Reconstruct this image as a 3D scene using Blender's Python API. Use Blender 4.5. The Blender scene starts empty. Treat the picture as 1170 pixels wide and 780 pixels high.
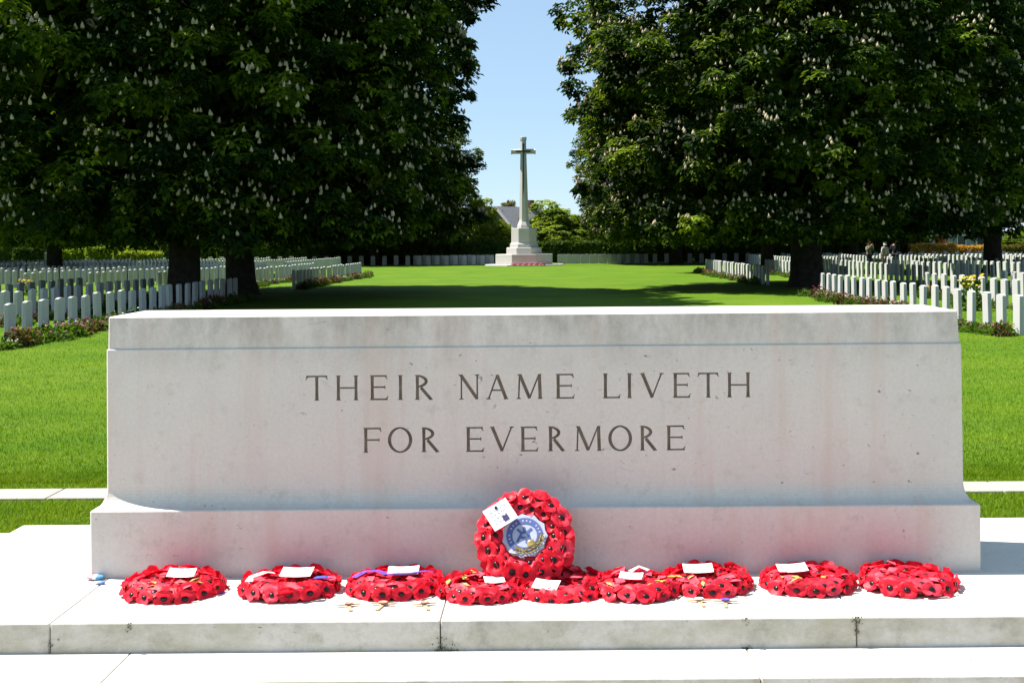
import bpy, bmesh, math, random
import numpy as np
from mathutils import Vector, Matrix
R = math.radians
scene = bpy.context.scene
COL = scene.collection

# ------------------------------------------------------------------ camera model
F, VX, VY, ROLL, EYE = 1500.0, 625.0, 275.0, 0.0077, 2.0
def at(px, py, Y):
    x = px - ROLL*(py-VY); y = py + ROLL*(px-VX)
    return Vector(((x-VX)*Y/F, Y, EYE-(y-VY)*Y/F))
def proj(X, Y, Z):
    x = VX + F*X/Y; y = VY + F*(EYE-Z)/Y
    return x + ROLL*(y-VY), y - ROLL*(x-VX)

cam_d = bpy.data.cameras.new('camera'); cam = bpy.data.objects.new('camera', cam_d); COL.objects.link(cam)
cam_d.sensor_fit = 'HORIZONTAL'; cam_d.sensor_width = 36.0; cam_d.lens = F/1170*36
cam_d.shift_x = -(VX-585)/1170; cam_d.shift_y = -(390-VY)/1170
cam_d.clip_end = 4000; cam_d.clip_start = 0.1
cam.matrix_world = Matrix.Translation((0, 0, EYE)) @ Matrix.Rotation(R(90), 4, 'X') @ Matrix.Rotation(-ROLL, 4, 'Z')
scene.camera = cam

# ------------------------------------------------------------------ light
SUN_EL = 59.0
sdir = Vector((-0.978, 0.21, 0)).normalized()
az = math.atan2(sdir.x, sdir.y)
w = bpy.data.worlds.new('World'); scene.world = w; w.use_nodes = True
nt = w.node_tree; bg = nt.nodes['Background']
sky = nt.nodes.new('ShaderNodeTexSky'); sky.sky_type = 'NISHITA'; sky.sun_disc = False
sky.sun_elevation = R(SUN_EL); sky.sun_rotation = az % (2*math.pi)
sky.air_density = 0.75; sky.dust_density = 0.1; sky.altitude = 0; sky.ozone_density = 2.5
hz = nt.nodes.new('ShaderNodeMix'); hz.data_type = 'RGBA'; hz.inputs[0].default_value = 0.58; hz.inputs[7].default_value = (2.9, 4.2, 5.4, 1)
nt.links.new(sky.outputs['Color'], hz.inputs[6]); nt.links.new(hz.outputs[2], bg.inputs['Color']); bg.inputs['Strength'].default_value = 0.07
sl = bpy.data.lights.new('sun', 'SUN'); sl.energy = 4.8; sl.angle = R(0.5); sl.color = (1.0, 0.95, 0.86)
so = bpy.data.objects.new('sun', sl); COL.objects.link(so)
to_sun = Vector((sdir.x*math.cos(R(SUN_EL)), sdir.y*math.cos(R(SUN_EL)), math.sin(R(SUN_EL))))
so.rotation_euler = to_sun.to_track_quat('Z', 'Y').to_euler(); so.location = (-60, 20, 80)
vs = scene.view_settings
scene.display_settings.display_device = 'sRGB'
vs.view_transform = 'Standard'; vs.look = 'None'; vs.exposure = 1.3; vs.gamma = 1.0; vs.use_curve_mapping = False
scene.cycles.max_bounces = 8; scene.cycles.diffuse_bounces = 4; scene.cycles.transmission_bounces = 4

# ------------------------------------------------------------------ object helpers
def tag(o, label=None, cat=None, group=None, kind=None):
    if label: o['label'] = label
    if cat: o['category'] = cat
    if group: o['group'] = group
    if kind: o['kind'] = kind
    return o
def empty(name, loc=(0, 0, 0), rot=(0, 0, 0), **k):
    o = bpy.data.objects.new(name, None); o.empty_display_size = 0.1
    COL.objects.link(o); o.location = loc; o.rotation_euler = rot
    return tag(o, **k)
def link(name, me, parent=None, mat=None, loc=None, rot=None):
    o = bpy.data.objects.new(name, me); COL.objects.link(o)
    if mat and not me.materials: me.materials.append(mat)
    if parent: o.parent = parent
    if loc is not None: o.location = loc
    if rot is not None: o.rotation_euler = rot
    return o
def copy_tree(o, parent=None):
    c = o.copy(); COL.objects.link(c); c.parent = parent
    for ch in list(o.children): copy_tree(ch, c)
    return c
def mesh_np(name, V, Q, smooth=False, mat=None, tri=False):
    V = np.asarray(V, np.float32).reshape(-1, 3); Q = np.asarray(Q, np.int32)
    n = Q.shape[1]
    me = bpy.data.meshes.new(name)
    me.vertices.add(len(V)); me.vertices.foreach_set('co', V.ravel())
    me.loops.add(Q.size); me.loops.foreach_set('vertex_index', Q.ravel())
    me.polygons.add(len(Q)); me.polygons.foreach_set('loop_start', np.arange(0, Q.size, n, dtype=np.int32))
    me.polygons.foreach_set('use_smooth', np.full(len(Q), smooth))
    me.update(calc_edges=True); me.validate()
    if mat: me.materials.append(mat)
    return me
class MB:
    def __init__(s): s.v = []; s.f = []; s.m = []; s.mi = 0
    def add(s, vs_, fs):
        b = len(s.v); s.v += [tuple(p) for p in vs_]; s.f += [tuple(i+b for i in q) for q in fs]; s.m += [s.mi]*len(fs)
    def box(s, x0, x1, y0, y1, z0, z1, c=0.0):
        if c <= 0:
            s.add([(x0,y0,z0),(x1,y0,z0),(x1,y1,z0),(x0,y1,z0),(x0,y0,z1),(x1,y0,z1),(x1,y1,z1),(x0,y1,z1)],
                  [(3,2,1,0),(4,5,6,7),(0,1,5,4),(1,2,6,5),(2,3,7,6),(3,0,4,7)]); return
        def ring(d, e, z): # octagon ring, inset d
            X0, X1, Y0, Y1 = x0+d, x1-d, y0+d, y1-d
            return [(X0+e,Y0,z),(X1-e,Y0,z),(X1,Y0+e,z),(X1,Y1-e,z),(X1-e,Y1,z),(X0+e,Y1,z),(X0,Y1-e,z),(X0,Y0+e,z)]
        s.loft([ring(0,c,z0), ring(0,c,z1-c), ring(c*.35,c,z1-c*.35), ring(c,c*.9,z1)])
    def loft(s, rings, cap0=True, cap1=True):
        n = len(rings[0]); vs_ = [p for r in rings for p in r]; fs = []
        for i in range(len(rings)-1):
            for j in range(n):
                k = (j+1) % n; fs.append((i*n+j, i*n+k, (i+1)*n+k, (i+1)*n+j))
        if cap0: fs.append(tuple(range(n-1, -1, -1)))
        if cap1: fs.append(tuple((len(rings)-1)*n+j for j in range(n)))
        s.add(vs_, fs)
    def tube(s, pts, rad, n=8, cap=True):
        pts = [Vector(p) for p in pts]; rings = []
        up = Vector((0.13, 0.31, 0.94))
        for i, p in enumerate(pts):
            d = (pts[min(i+1, len(pts)-1)]-pts[max(i-1, 0)]).normalized()
            a = d.cross(up)
            if a.length < 1e-3: a = d.cross(Vector((1, 0, 0)))
            a.normalize(); b = d.cross(a)
            rings.append([p+(a*math.cos(t)+b*math.sin(t))*rad[i] for t in [2*math.pi*j/n for j in range(n)]])
        rings = [[(q.x, q.y, q.z) for q in r] for r in rings]
        s.loft([r[::-1] for r in rings], cap, cap)
    def ngon(s, cx, cy, r, n, z, ph=0): return [(cx+r*math.cos(ph+2*math.pi*j/n), cy+r*math.sin(ph+2*math.pi*j/n), z) for j in range(n)]
    def me(s, name, mat=None, smooth=False, mats=None):
        me = bpy.data.meshes.new(name); me.from_pydata(s.v, [], s.f)
        if mats:
            for m in mats: me.materials.append(m)
            me.polygons.foreach_set('material_index', s.m)
        elif mat: me.materials.append(mat)
        if smooth: me.polygons.foreach_set('use_smooth', [True]*len(me.polygons))
        me.update(); return me
    def obj(s, name, mat=None, parent=None, smooth=False, mats=None, loc=None, rot=None):
        return link(name, s.me(name, mat, smooth, mats), parent, None, loc, rot)

# ------------------------------------------------------------------ materials
def base(name, rough=0.8):
    m = bpy.data.materials.new(name); m.use_nodes = True
    n = m.node_tree.nodes; p = n['Principled BSDF']; p.inputs['Roughness'].default_value = rough
    p.inputs['Specular IOR Level'].default_value = 0.25
    return m, m.node_tree, p
def nd(t, typ, **k):
    n = t.nodes.new(typ)
    for a, b in k.items():
        if a in n.inputs: n.inputs[a].default_value = b
        else: setattr(n, a, b)
    return n
def noise(t, vec, scale, detail=4, rough=0.6, dist=0.0):
    n = nd(t, 'ShaderNodeTexNoise'); n.inputs['Scale'].default_value = scale; n.inputs['Detail'].default_value = detail
    n.inputs['Roughness'].default_value = rough; n.inputs['Distortion'].default_value = dist
    t.links.new(vec, n.inputs['Vector']); return n.outputs['Fac']
def ramp(t, fac, stops):
    n = nd(t, 'ShaderNodeValToRGB'); e = n.color_ramp.elements
    while len(e) < len(stops): e.new(0.5)
    for i, (p, c) in enumerate(stops):
        e[i].position = p; e[i].color = (*c, 1) if len(c) == 3 else c
    t.links.new(fac, n.inputs['Fac']); return n.outputs['Color']
def mix(t, fac, a, b, mode='MIX'):
    n = nd(t, 'ShaderNodeMix', data_type='RGBA', blend_type=mode)
    for s, v in ((n.inputs[0], fac), (n.inputs[6], a), (n.inputs[7], b)):
        if hasattr(v, 'links'): t.links.new(v, s)
        elif isinstance(v, (int, float)): s.default_value = v
        else: s.default_value = (*v, 1)
    return n.outputs[2]
def mapping(t, vec, sc=(1, 1, 1), loc=(0, 0, 0)):
    n = nd(t, 'ShaderNodeMapping'); n.inputs['Scale'].default_value = sc; n.inputs['Location'].default_value = loc
    t.links.new(vec, n.inputs['Vector']); return n.outputs['Vector']
def coord(t, which='Object'): return nd(t, 'ShaderNodeTexCoord').outputs[which]
def bump(t, p, h, strength=0.3, dist=0.01):
    b = nd(t, 'ShaderNodeBump'); b.inputs['Strength'].default_value = strength; b.inputs['Distance'].default_value = dist
    t.links.new(h, b.inputs['Height']); t.links.new(b.outputs['Normal'], p.inputs['Normal'])
def plain(name, c, rough=0.7, c2=None, scale=20, metal=0.0, b=0.0):
    m, t, p = base(name, rough); p.inputs['Metallic'].default_value = metal
    v = coord(t); f = noise(t, v, scale)
    c2 = c2 or tuple(x*0.75 for x in c)
    t.links.new(ramp(t, f, [(0.3, c2), (0.65, c)]), p.inputs['Base Color'])
    if b: bump(t, p, f, b)
    return m
def sock(t, v, op, x):
    n = nd(t, 'ShaderNodeMath', operation=op); t.links.new(v, n.inputs[0])
    if hasattr(x, 'links'): t.links.new(x, n.inputs[1])
    else: n.inputs[1].default_value = x
    return n.outputs[0]

def limestone(name, c, stain=(0.30, 0.29, 0.25), amount=1.0, algae=0.0, streak=0.0, topdirt=None):
    m, t, p = base(name, 0.85); v = coord(t)
    big = noise(t, v, 2.3, 6, 0.65); fine = noise(t, v, 70, 5, 0.7); mid = noise(t, v, 11, 6, 0.7)
    col = ramp(t, big, [(0.3, tuple(x*0.90 for x in c)), (0.7, c)])
    col = mix(t, sock(t, fine, 'MULTIPLY', 0.75), col, tuple(x*0.62 for x in c))
    st = ramp(t, mid, [(0.56, (0, 0, 0)), (0.72, (1, 1, 1))])
    col = mix(t, sock(t, st, 'MULTIPLY', 0.32*amount), col, stain)
    spot = ramp(t, noise(t, mapping(t, v, (1, 1, 1.5)), 34, 3, 0.5), [(0.70, (0, 0, 0)), (0.76, (1, 1, 1))])
    msk = ramp(t, noise(t, v, 5, 3), [(0.44, (0, 0, 0)), (0.58, (1, 1, 1))])
    spot = mix(t, 1.0, spot, msk, 'MULTIPLY')
    col = mix(t, sock(t, spot, 'MULTIPLY', 0.75*amount), col, (0.12, 0.11, 0.10))
    scr = noise(t, mapping(t, v, (7, 7, 22), (3.1, 0, 1.7)), 1.0, 2, 0.4, 1.2)
    scr = ramp(t, scr, [(0.735, (0, 0, 0)), (0.75, (1, 1, 1)), (0.765, (0, 0, 0))])
    col = mix(t, sock(t, mix(t, 1.0, scr, msk, 'MULTIPLY'), 'MULTIPLY', 0.6*amount), col, (0.14, 0.13, 0.12))
    if streak:
        s = noise(t, mapping(t, v, (9, 9, 0.55)), 1.0, 4, 0.6)
        s = ramp(t, s, [(0.52, (0, 0, 0)), (0.7, (1, 1, 1))])
        col = mix(t, sock(t, s, 'MULTIPLY', streak), col, (c[0]*0.78, c[1]*0.66, c[2]*0.63))
    if topdirt:
        sep = nd(t, 'ShaderNodeSeparateXYZ'); t.links.new(v, sep.inputs[0])
        mr = nd(t, 'ShaderNodeMapRange'); t.links.new(sep.outputs['Z'], mr.inputs['Value'])
        mr.inputs['From Min'].default_value = topdirt[0]; mr.inputs['From Max'].default_value = topdirt[1]
        dn = ramp(t, noise(t, mapping(t, v, (1, 1, 0.45)), 7, 7, 0.72), [(0.40, (0, 0, 0)), (0.66, (1, 1, 1))])
        geo = nd(t, 'ShaderNodeNewGeometry'); sn = nd(t, 'ShaderNodeSeparateXYZ'); t.links.new(geo.outputs['Normal'], sn.inputs[0])
        side = sock(t, sn.outputs['Z'], 'LESS_THAN', 0.5)
        fac = sock(t, sock(t, dn, 'MULTIPLY', mr.outputs[0]), 'MULTIPLY', 0.68)
        col = mix(t, sock(t, fac, 'MULTIPLY', side), col, (0.21, 0.20, 0.165))
    if algae:
        geo = nd(t, 'ShaderNodeNewGeometry'); sep = nd(t, 'ShaderNodeSeparateXYZ'); t.links.new(geo.outputs['Normal'], sep.inputs[0])
        side = sock(t, sock(t, sep.outputs['Y'], 'ABSOLUTE', 0), 'GREATER_THAN', 0.5)
        an = ramp(t, noise(t, mapping(t, v, (1, 1, 2)), 2.6, 7, 0.7), [(0.42, (0, 0, 0)), (0.66, (1, 1, 1))])
        col = mix(t, sock(t, sock(t, an, 'MULTIPLY', side), 'MULTIPLY', algae), col, (0.29, 0.265, 0.15))
        an = ramp(t, noise(t, mapping(t, v, (1, 1, 1), (7, 3, 2)), 9, 6, 0.75), [(0.5, (0, 0, 0)), (0.72, (1, 1, 1))])
        col = mix(t, sock(t, sock(t, an, 'MULTIPLY', side), 'MULTIPLY', algae*0.8), col, (0.20, 0.19, 0.15))
    t.links.new(col, p.inputs['Base Color'])
    h = nd(t, 'ShaderNodeMath', operation='ADD'); t.links.new(fine, h.inputs[0]); t.links.new(mid, h.inputs[1])
    bump(t, p, h.outputs[0], 0.22, 0.006)
    return m

def leaf_mat(name, c1, c2, trans=0.35, scale=1.2, rough=0.6, lo=0.35, hi=0.65):
    m, t, p = base(name, rough); p.inputs['Specular IOR Level'].default_value = 0.12
    v = coord(t); f = noise(t, v, scale, 3); g = nd(t, 'ShaderNodeNewGeometry')
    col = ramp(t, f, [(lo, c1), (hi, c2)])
    rnd = ramp(t, g.outputs['Random Per Island'], [(0, (0.45, 0.5, 0.45)), (1, (1.5, 1.4, 1.2))])
    col = mix(t, 1.0, col, rnd, 'MULTIPLY')
    t.links.new(col, p.inputs['Base Color'])
    tr = nd(t, 'ShaderNodeBsdfTranslucent')
    tc = mix(t, 1.0, col, (1.5, 1.45, 0.5), 'MULTIPLY'); t.links.new(tc, tr.inputs['Color'])
    ms = nd(t, 'ShaderNodeMixShader'); ms.inputs[0].default_value = trans
    out = t.nodes['Material Output']
    t.links.new(p.outputs[0], ms.inputs[1]); t.links.new(tr.outputs[0], ms.inputs[2]); t.links.new(ms.outputs[0], out.inputs['Surface'])
    return m

M_stone = limestone('stone_limestone', (0.70, 0.668, 0.625), amount=1.1, streak=0.55, topdirt=(1.45, 1.70))
M_base = M_stone
M_step = limestone('step_limestone', (0.68, 0.645, 0.595), amount=1.2, algae=0.62)
M_cut = plain('engraved_grime_shade', (0.19, 0.152, 0.118), 0.95, (0.10, 0.08, 0.063), 25)  # grime and the shadow inside the cuts, put into one dark colour
M_cross = limestone('cross_limestone', (0.55, 0.525, 0.505), amount=0.3)
M_head = limestone('headstone_limestone', (0.50, 0.50, 0.49), amount=0.5)
M_path = limestone('path_stone', (0.42, 0.37, 0.32), amount=0.8)
M_bronze = plain('bronze', (0.06, 0.07, 0.07), 0.5, (0.04, 0.05, 0.05), 8, 0.5)
M_chest = leaf_mat('chestnut_leaf_lit_shade', (0.012, 0.034, 0.004), (0.150, 0.225, 0.010), 0.36, 0.6, 0.6, 0.47, 0.68)  # noise patches paint sunlit sprays and deep shade into the leaf colour
M_bgleaf = leaf_mat('sunny_leaf', (0.15, 0.22, 0.025), (0.24, 0.30, 0.04), 0.45, 0.5)
M_bgleaf2 = leaf_mat('mid_leaf', (0.11, 0.18, 0.02), (0.19, 0.26, 0.03), 0.5, 0.5)
M_bgdark = leaf_mat('dark_leaf', (0.030, 0.062, 0.010), (0.060, 0.100, 0.014), 0.35, 0.5)
M_olive = leaf_mat('olive_leaf', (0.085, 0.085, 0.02), (0.13, 0.11, 0.025), 0.35, 0.5)
M_orange = leaf_mat('amber_leaf', (0.42, 0.23, 0.05), (0.48, 0.33, 0.09), 0.3, 0.8)
M_plant = leaf_mat('plant_leaf', (0.045, 0.10, 0.015), (0.085, 0.15, 0.02), 0.35, 6)
M_plantr = leaf_mat('reddish_leaf', (0.055, 0.060, 0.025), (0.10, 0.055, 0.03), 0.3, 6)
M_blossom = plain('blossom', (0.52, 0.42, 0.28), 0.9, (0.17, 0.145, 0.10), 2.0)
M_bark = plain('bark', (0.045, 0.036, 0.028), 0.95, (0.018, 0.015, 0.012), 5, 0, 0.8)
M_fl = {k: plain(k+'_petal', c, 0.6, tuple(x*0.7 for x in c), 14) for k, c in dict(
    red=(0.34, 0.03, 0.07), pink=(0.55, 0.19, 0.26), white=(0.75, 0.72, 0.68), yellow=(0.75, 0.5, 0.02), magenta=(0.32, 0.05, 0.16)).items()}

def grass_ground():
    m, t, p = base('lawn_grass', 0.9); v = coord(t)
    a = noise(t, v, 0.35, 5, 0.6); b = noise(t, mapping(t, v, (1, 0.35, 1)), 6, 6, 0.75); c = noise(t, v, 60, 4, 0.8)
    st = noise(t, mapping(t, v, (0.12, 1.1, 1)), 1.0, 4, 0.6)
    col = ramp(t, a, [(0.32, (0.058, 0.132, 0.004)), (0.5, (0.086, 0.164, 0.005)), (0.7, (0.128, 0.188, 0.010))])
    col = mix(t, sock(t, ramp(t, b, [(0.4, (0, 0, 0)), (0.75, (1, 1, 1))]), 'MULTIPLY', 0.55), col, (0.045, 0.105, 0.006))
    col = mix(t, sock(t, ramp(t, c, [(0.4, (0, 0, 0)), (0.7, (1, 1, 1))]), 'MULTIPLY', 0.5), col, (0.040, 0.095, 0.005))
    col = mix(t, sock(t, ramp(t, st, [(0.5, (0, 0, 0)), (0.7, (1, 1, 1))]), 'MULTIPLY', 0.35), col, (0.13, 0.175, 0.03))
    t.links.new(col, p.inputs['Base Color']); p.inputs['Specular IOR Level'].default_value = 0.1
    bump(t, p, c, 0.6, 0.03)
    return m
M_lawn = grass_ground()
M_blade = leaf_mat('grass_blade', (0.085, 0.180, 0.006), (0.155, 0.240, 0.012), 0.35, 0.7, 0.6)

def poppy_mat():
    m, t, p = base('poppy_paper', 0.5); v = coord(t); f = noise(t, v, 40, 3)
    col = ramp(t, f, [(0.3, (0.78, 0.008, 0.028)), (0.7, (0.93, 0.020, 0.055))])
    oi = nd(t, 'ShaderNodeObjectInfo')
    col = mix(t, 1.0, col, ramp(t, oi.outputs['Random'], [(0, (0.75, 0.8, 0.8)), (0.75, (1.0, 1, 1)), (1, (1.05, 4.5, 2.6))]), 'MULTIPLY')
    t.links.new(col, p.inputs['Base Color']); p.inputs['Specular IOR Level'].default_value = 0.35
    tr = nd(t, 'ShaderNodeBsdfTranslucent'); t.links.new(col, tr.inputs['Color'])
    ms = nd(t, 'ShaderNodeMixShader'); ms.inputs[0].default_value = 0.35
    t.links.new(p.outputs[0], ms.inputs[1]); t.links.new(tr.outputs[0], ms.inputs[2])
    t.links.new(ms.outputs[0], t.nodes['Material Output'].inputs['Surface']); return m
M_poppy = poppy_mat()
M_black = plain('black_plastic', (0.012, 0.012, 0.014), 0.25, (0.01, 0.01, 0.012))
M_wreathbase = plain('wreath_backing', (0.25, 0.012, 0.02), 0.7, (0.10, 0.02, 0.02))
M_card = plain('card_paper', (0.78, 0.78, 0.80), 0.6, (0.72, 0.72, 0.75), 6)
M_pen = plain('pen_grey', (0.42, 0.42, 0.50), 0.6)
M_ink = plain('ink', (0.05, 0.03, 0.12), 0.6)
M_blue = plain('emblem_blue', (0.07, 0.11, 0.30), 0.5, (0.10, 0.13, 0.30), 30)
M_lilac = plain('emblem_paper', (0.44, 0.46, 0.56), 0.5, (0.34, 0.37, 0.50), 25)
M_gold = plain('gold_foil', (0.40, 0.31, 0.12), 0.4, (0.14, 0.12, 0.05), 60)
M_purple = plain('ribbon_purple', (0.14, 0.07, 0.42), 0.5)
M_ribblue = plain('ribbon_blue', (0.06, 0.10, 0.55), 0.5)
M_ribwhite = plain('ribbon_white', (0.72, 0.70, 0.76), 0.5)
M_leafgold = plain('paper_leaf', (0.55, 0.48, 0.12), 0.6, (0.14, 0.22, 0.04), 20)
M_pinkpet = plain('pale_petal', (0.88, 0.10, 0.14), 0.5, (0.75, 0.05, 0.09), 30)
M_wood = plain('pale_wood', (0.50, 0.34, 0.20), 0.7, (0.38, 0.24, 0.14), 12)
M_pinkp = plain('faded_petal', (0.62, 0.28, 0.22), 0.6)

# ------------------------------------------------------------------ ground
mb = MB()
xs = [-1500, -200, -60, -20, 0, 20, 60, 200, 1500]; ys = [-300, -20, 10, 40, 80, 140, 400, 2500]
mb.add([(x, y, 0) for y in ys for x in xs], [(j*9+i, j*9+i+1, (j+1)*9+i+1, (j+1)*9+i) for j in range(len(ys)-1) for i in range(8)])
tag(mb.obj('lawn', M_lawn), kind='structure')
mb = MB()
x = -14.0; rr = random.Random(3)
while x < 14:
    L = rr.uniform(0.85, 1.0); mb.box(x+.004, x+L-.004, 10.26, 10.66, -0.05, 0.022, 0.008); x += L
tag(mb.obj('path', M_path), kind='structure')

mb = MB()
for i in range(9):
    for j in range(6):
        mb.box(-6.3+1.4*i+.003, -6.3+1.4*(i+1)-.003, -5.2+1.39*j+.003, -5.2+1.39*(j+1)-.003, -0.05, 0.012, 0.005)
tag(mb.obj('bounce_paving', M_path), kind='structure')  # unseen forecourt, added to bounce warm light onto the memorial front
# real blades on the lawn near the monument
rng = np.random.default_rng(5)
def blades(n, y0, y1, side, bias):
    y = y0+(y1-y0)*rng.random(n)**bias
    lo, hi = 0.27*y, 0.52*y+0.6
    x = (lo+(hi-lo)*rng.random(n))*side
    ok = (np.abs(x) > 2.62) | (y > 6.55)
    ok &= ~((y > 10.22) & (y < 10.70))
    x, y = x[ok], y[ok]; n = len(x)
    a = rng.random(n)*2*np.pi; h = 0.018+0.024*rng.random(n)**2; wd = (0.0022+0.0006*y/8); ln = 0.02*rng.normal(size=n)
    dx, dy = np.cos(a)*wd, np.sin(a)*wd; lx, ly = -np.sin(a)*ln+0.006*rng.normal(size=n), np.cos(a)*ln
    z = np.zeros(n)
    V = np.stack([np.stack([x-dx, y-dy, z], 1), np.stack([x+dx, y+dy, z], 1), np.stack([x+lx, y+ly, h], 1)], 1).reshape(-1, 3)
    return V
V = np.concatenate([blades(150000, 6.45, 11.5, -1, 1.0), blades(150000, 6.45, 11.5, 1, 1.0), blades(130000, 11, 40, -1, 2.2), blades(130000, 11, 40, 1, 2.2)])
g = link('grass', mesh_np('grass', V, np.arange(len(V)).reshape(-1, 3), False, M_blade))
tag(g, 'short mown grass blades on the lawn either side of the monument', 'grass', kind='stuff')

# ------------------------------------------------------------------ steps
steps = empty('stone_steps', (0, 5.4, 0), label='pale stone platform with shallow steps under the memorial block', cat='steps')
PX0, PX1, PY0, PY1 = -2.575, 2.46, 4.749, 6.42
TR, RS = 0.322, 0.108
for i in range(6):
    z1 = 0.63-RS*i; z0 = max(z1-RS, -0.05)
    if z1 < 0.03: break
    g = TR*i; x0, x1, y0, y1 = PX0-g, PX1+g, PY0-g, PY1+g
    mb = MB()
    js = {0: [-1.81, -0.397, 1.11], 1: [-1.518, 0.71, 2.35]}.get(i, [-2.0+0.4*i, -0.5-0.2*i, 1.3-0.25*i])
    ed = [x0]+js+[x1]
    for a, b in zip(ed[:-1], ed[1:]):
        mb.box(a+.002, b-.002, y0, y1, z0, z1, 0.004)
    o = mb.obj('step', M_step, steps); o.location = (0, -5.4, 0)

rngm = np.random.default_rng(12); Vm = []
for jx, jz, nn, sp_ in ((a_, b_, c_//3, d_*.8) for a_, b_, c_, d_ in ((1.11, .622, 140, .012), (1.11, .58, 60, .008), (-.397, .53, 160, .014), (-.36, .525, 90, .016), (-1.81, .55, 50, .008), (.71, .515, 70, .010), (.71, .63, 60, .009), (-1.52, .62, 60, .007))):
    P = np.stack([jx+rngm.normal(size=nn)*sp_, PY0-.002-np.abs(rngm.normal(size=nn))*.004, jz+rngm.normal(size=nn)*sp_*1.4], 1); P[:, 2] = np.clip(P[:, 2], .524, .632)
    d_ = rngm.normal(size=(nn, 3)); d_ /= np.linalg.norm(d_, axis=1, keepdims=True); e_ = np.cross(d_, rngm.normal(size=(nn, 3))); e_ /= np.linalg.norm(e_, axis=1, keepdims=True)
    Vm.append(np.stack([P-d_*.004, P+e_*.003, P+d_*.004, P-e_*.003], 1).reshape(-1, 3))
Vm = np.concatenate(Vm)
tag(link('moss', mesh_np('moss', Vm, np.arange(len(Vm)).reshape(-1, 4), False, plain('moss', (.15, .145, .08), .95, (.08, .075, .05), 30))), 'dark dry moss in the joints of the front step', 'moss', kind='stuff')

# ------------------------------------------------------------------ the memorial stone
BX0, BX1, BY0, BY1 = -1.886, 1.772, 5.39, 6.05
OX, OY = 0.048, 0.068
def ring(x0, x1, y0, y1, z, c=0.006):
    return [(x0+c,y0,z),(x1-c,y0,z),(x1,y0+c,z),(x1,y1-c,z),(x1-c,y1,z),(x0+c,y1,z),(x0,y1-c,z),(x0,y0+c,z)]
rings = [ring(BX0, BX1, BY0, BY1, 0.630), ring(BX0, BX1, BY0, BY1, 0.900), ring(BX0+.004, BX1-.004, BY0+.004, BY1-.004, 0.905)]
for k in range(1, 11):
    th = math.pi/2*k/10; dx = OX-(OX-.004)*(1-math.sin(th)); dy = OY-(OY-.004)*(1-math.sin(th))
    rings.append(ring(BX0+dx, BX1-dx, BY0+dy, BY1-dy, 0.905+0.085*(1-math.cos(th))))
fx0, fx1, fy0, fy1 = BX0+OX, BX1-OX, BY0+OY, BY1-OY
rings += [ring(fx0+.002, fx1-.004, fy0, fy1, 1.558), ring(fx0+.005, fx1-.007, fy0+.003, fy1-.003, 1.562),
          ring(fx0+.007, fx1-.010, fy0+.0065, fy1-.0065, 1.5625), ring(fx0+.009, fx1-.017, fy0+.008, fy1-.008, 1.692), ring(fx0+.014, fx1-.022, fy0+.013, fy1-.013, 1.697)]
memorial = empty('memorial_stone', ((BX0+BX1)/2, (BY0+BY1)/2, 0.63), label='long white war memorial stone engraved with capital letters', cat='memorial')
mb = MB(); mb.loft(rings)
block = mb.obj('block', M_stone)

# letters: convex pieces in units of cap height
def seg(p, q, t): # stroke
    p, q = Vector(p), Vector(q); d = (q-p).normalized(); n = Vector((-d.y, d.x))*t/2
    return [tuple(p-n), tuple(q-n), tuple(q+n), tuple(p+n)]
TK, TN, SW = 0.135, 0.062, 0.11
def serif(x, y, wd=SW, up=1): # small flat serif with a wedge
    return [(x-wd, y), (x+wd, y), (x+wd*.62, y+0.045*up), (x-wd*.62, y+0.045*up)][::up]
def stem(x, t=TK): return [[(x-t/2, 0), (x+t/2, 0), (x+t/2*.88, .5), (x-t/2*.88, .5)], [(x-t/2*.88, .5), (x+t/2*.88, .5), (x+t/2, 1), (x-t/2, 1)], serif(x, 0), serif(x, 1, SW, -1)]
def arc(cx, cy, rx, ry, a0, a1, t0, t1, n=14, par=1):
    out = []
    for i in range(n):
        A = [a0+(a1-a0)*(i+j)/n for j in (0, 1)]; P = []
        th = [t0+(t1-t0)*abs(math.cos(a)) for a in A]
        for a, h in zip(A, th): P.append([(cx+(rx-h*s)*math.cos(a), cy+(ry-h*s)*math.sin(a)) for s in (0, 1)])
        out.append([P[0][0], P[1][0], P[1][1], P[0][1]])
    return out
def armE(x0, x1, y, d): # thin arm with a terminal tick
    q = [seg((x0, y), (x1, y), TN)]
    if d: q.append([(x1-.03, y), (x1+.035, y+d*.13), (x1+.01, y+d*.14), (x1-.10, y)])
    else: q.append([(x1-.035, y-.07), (x1, y-.07), (x1, y+.07), (x1-.035, y+.07)])
    return q
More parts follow.
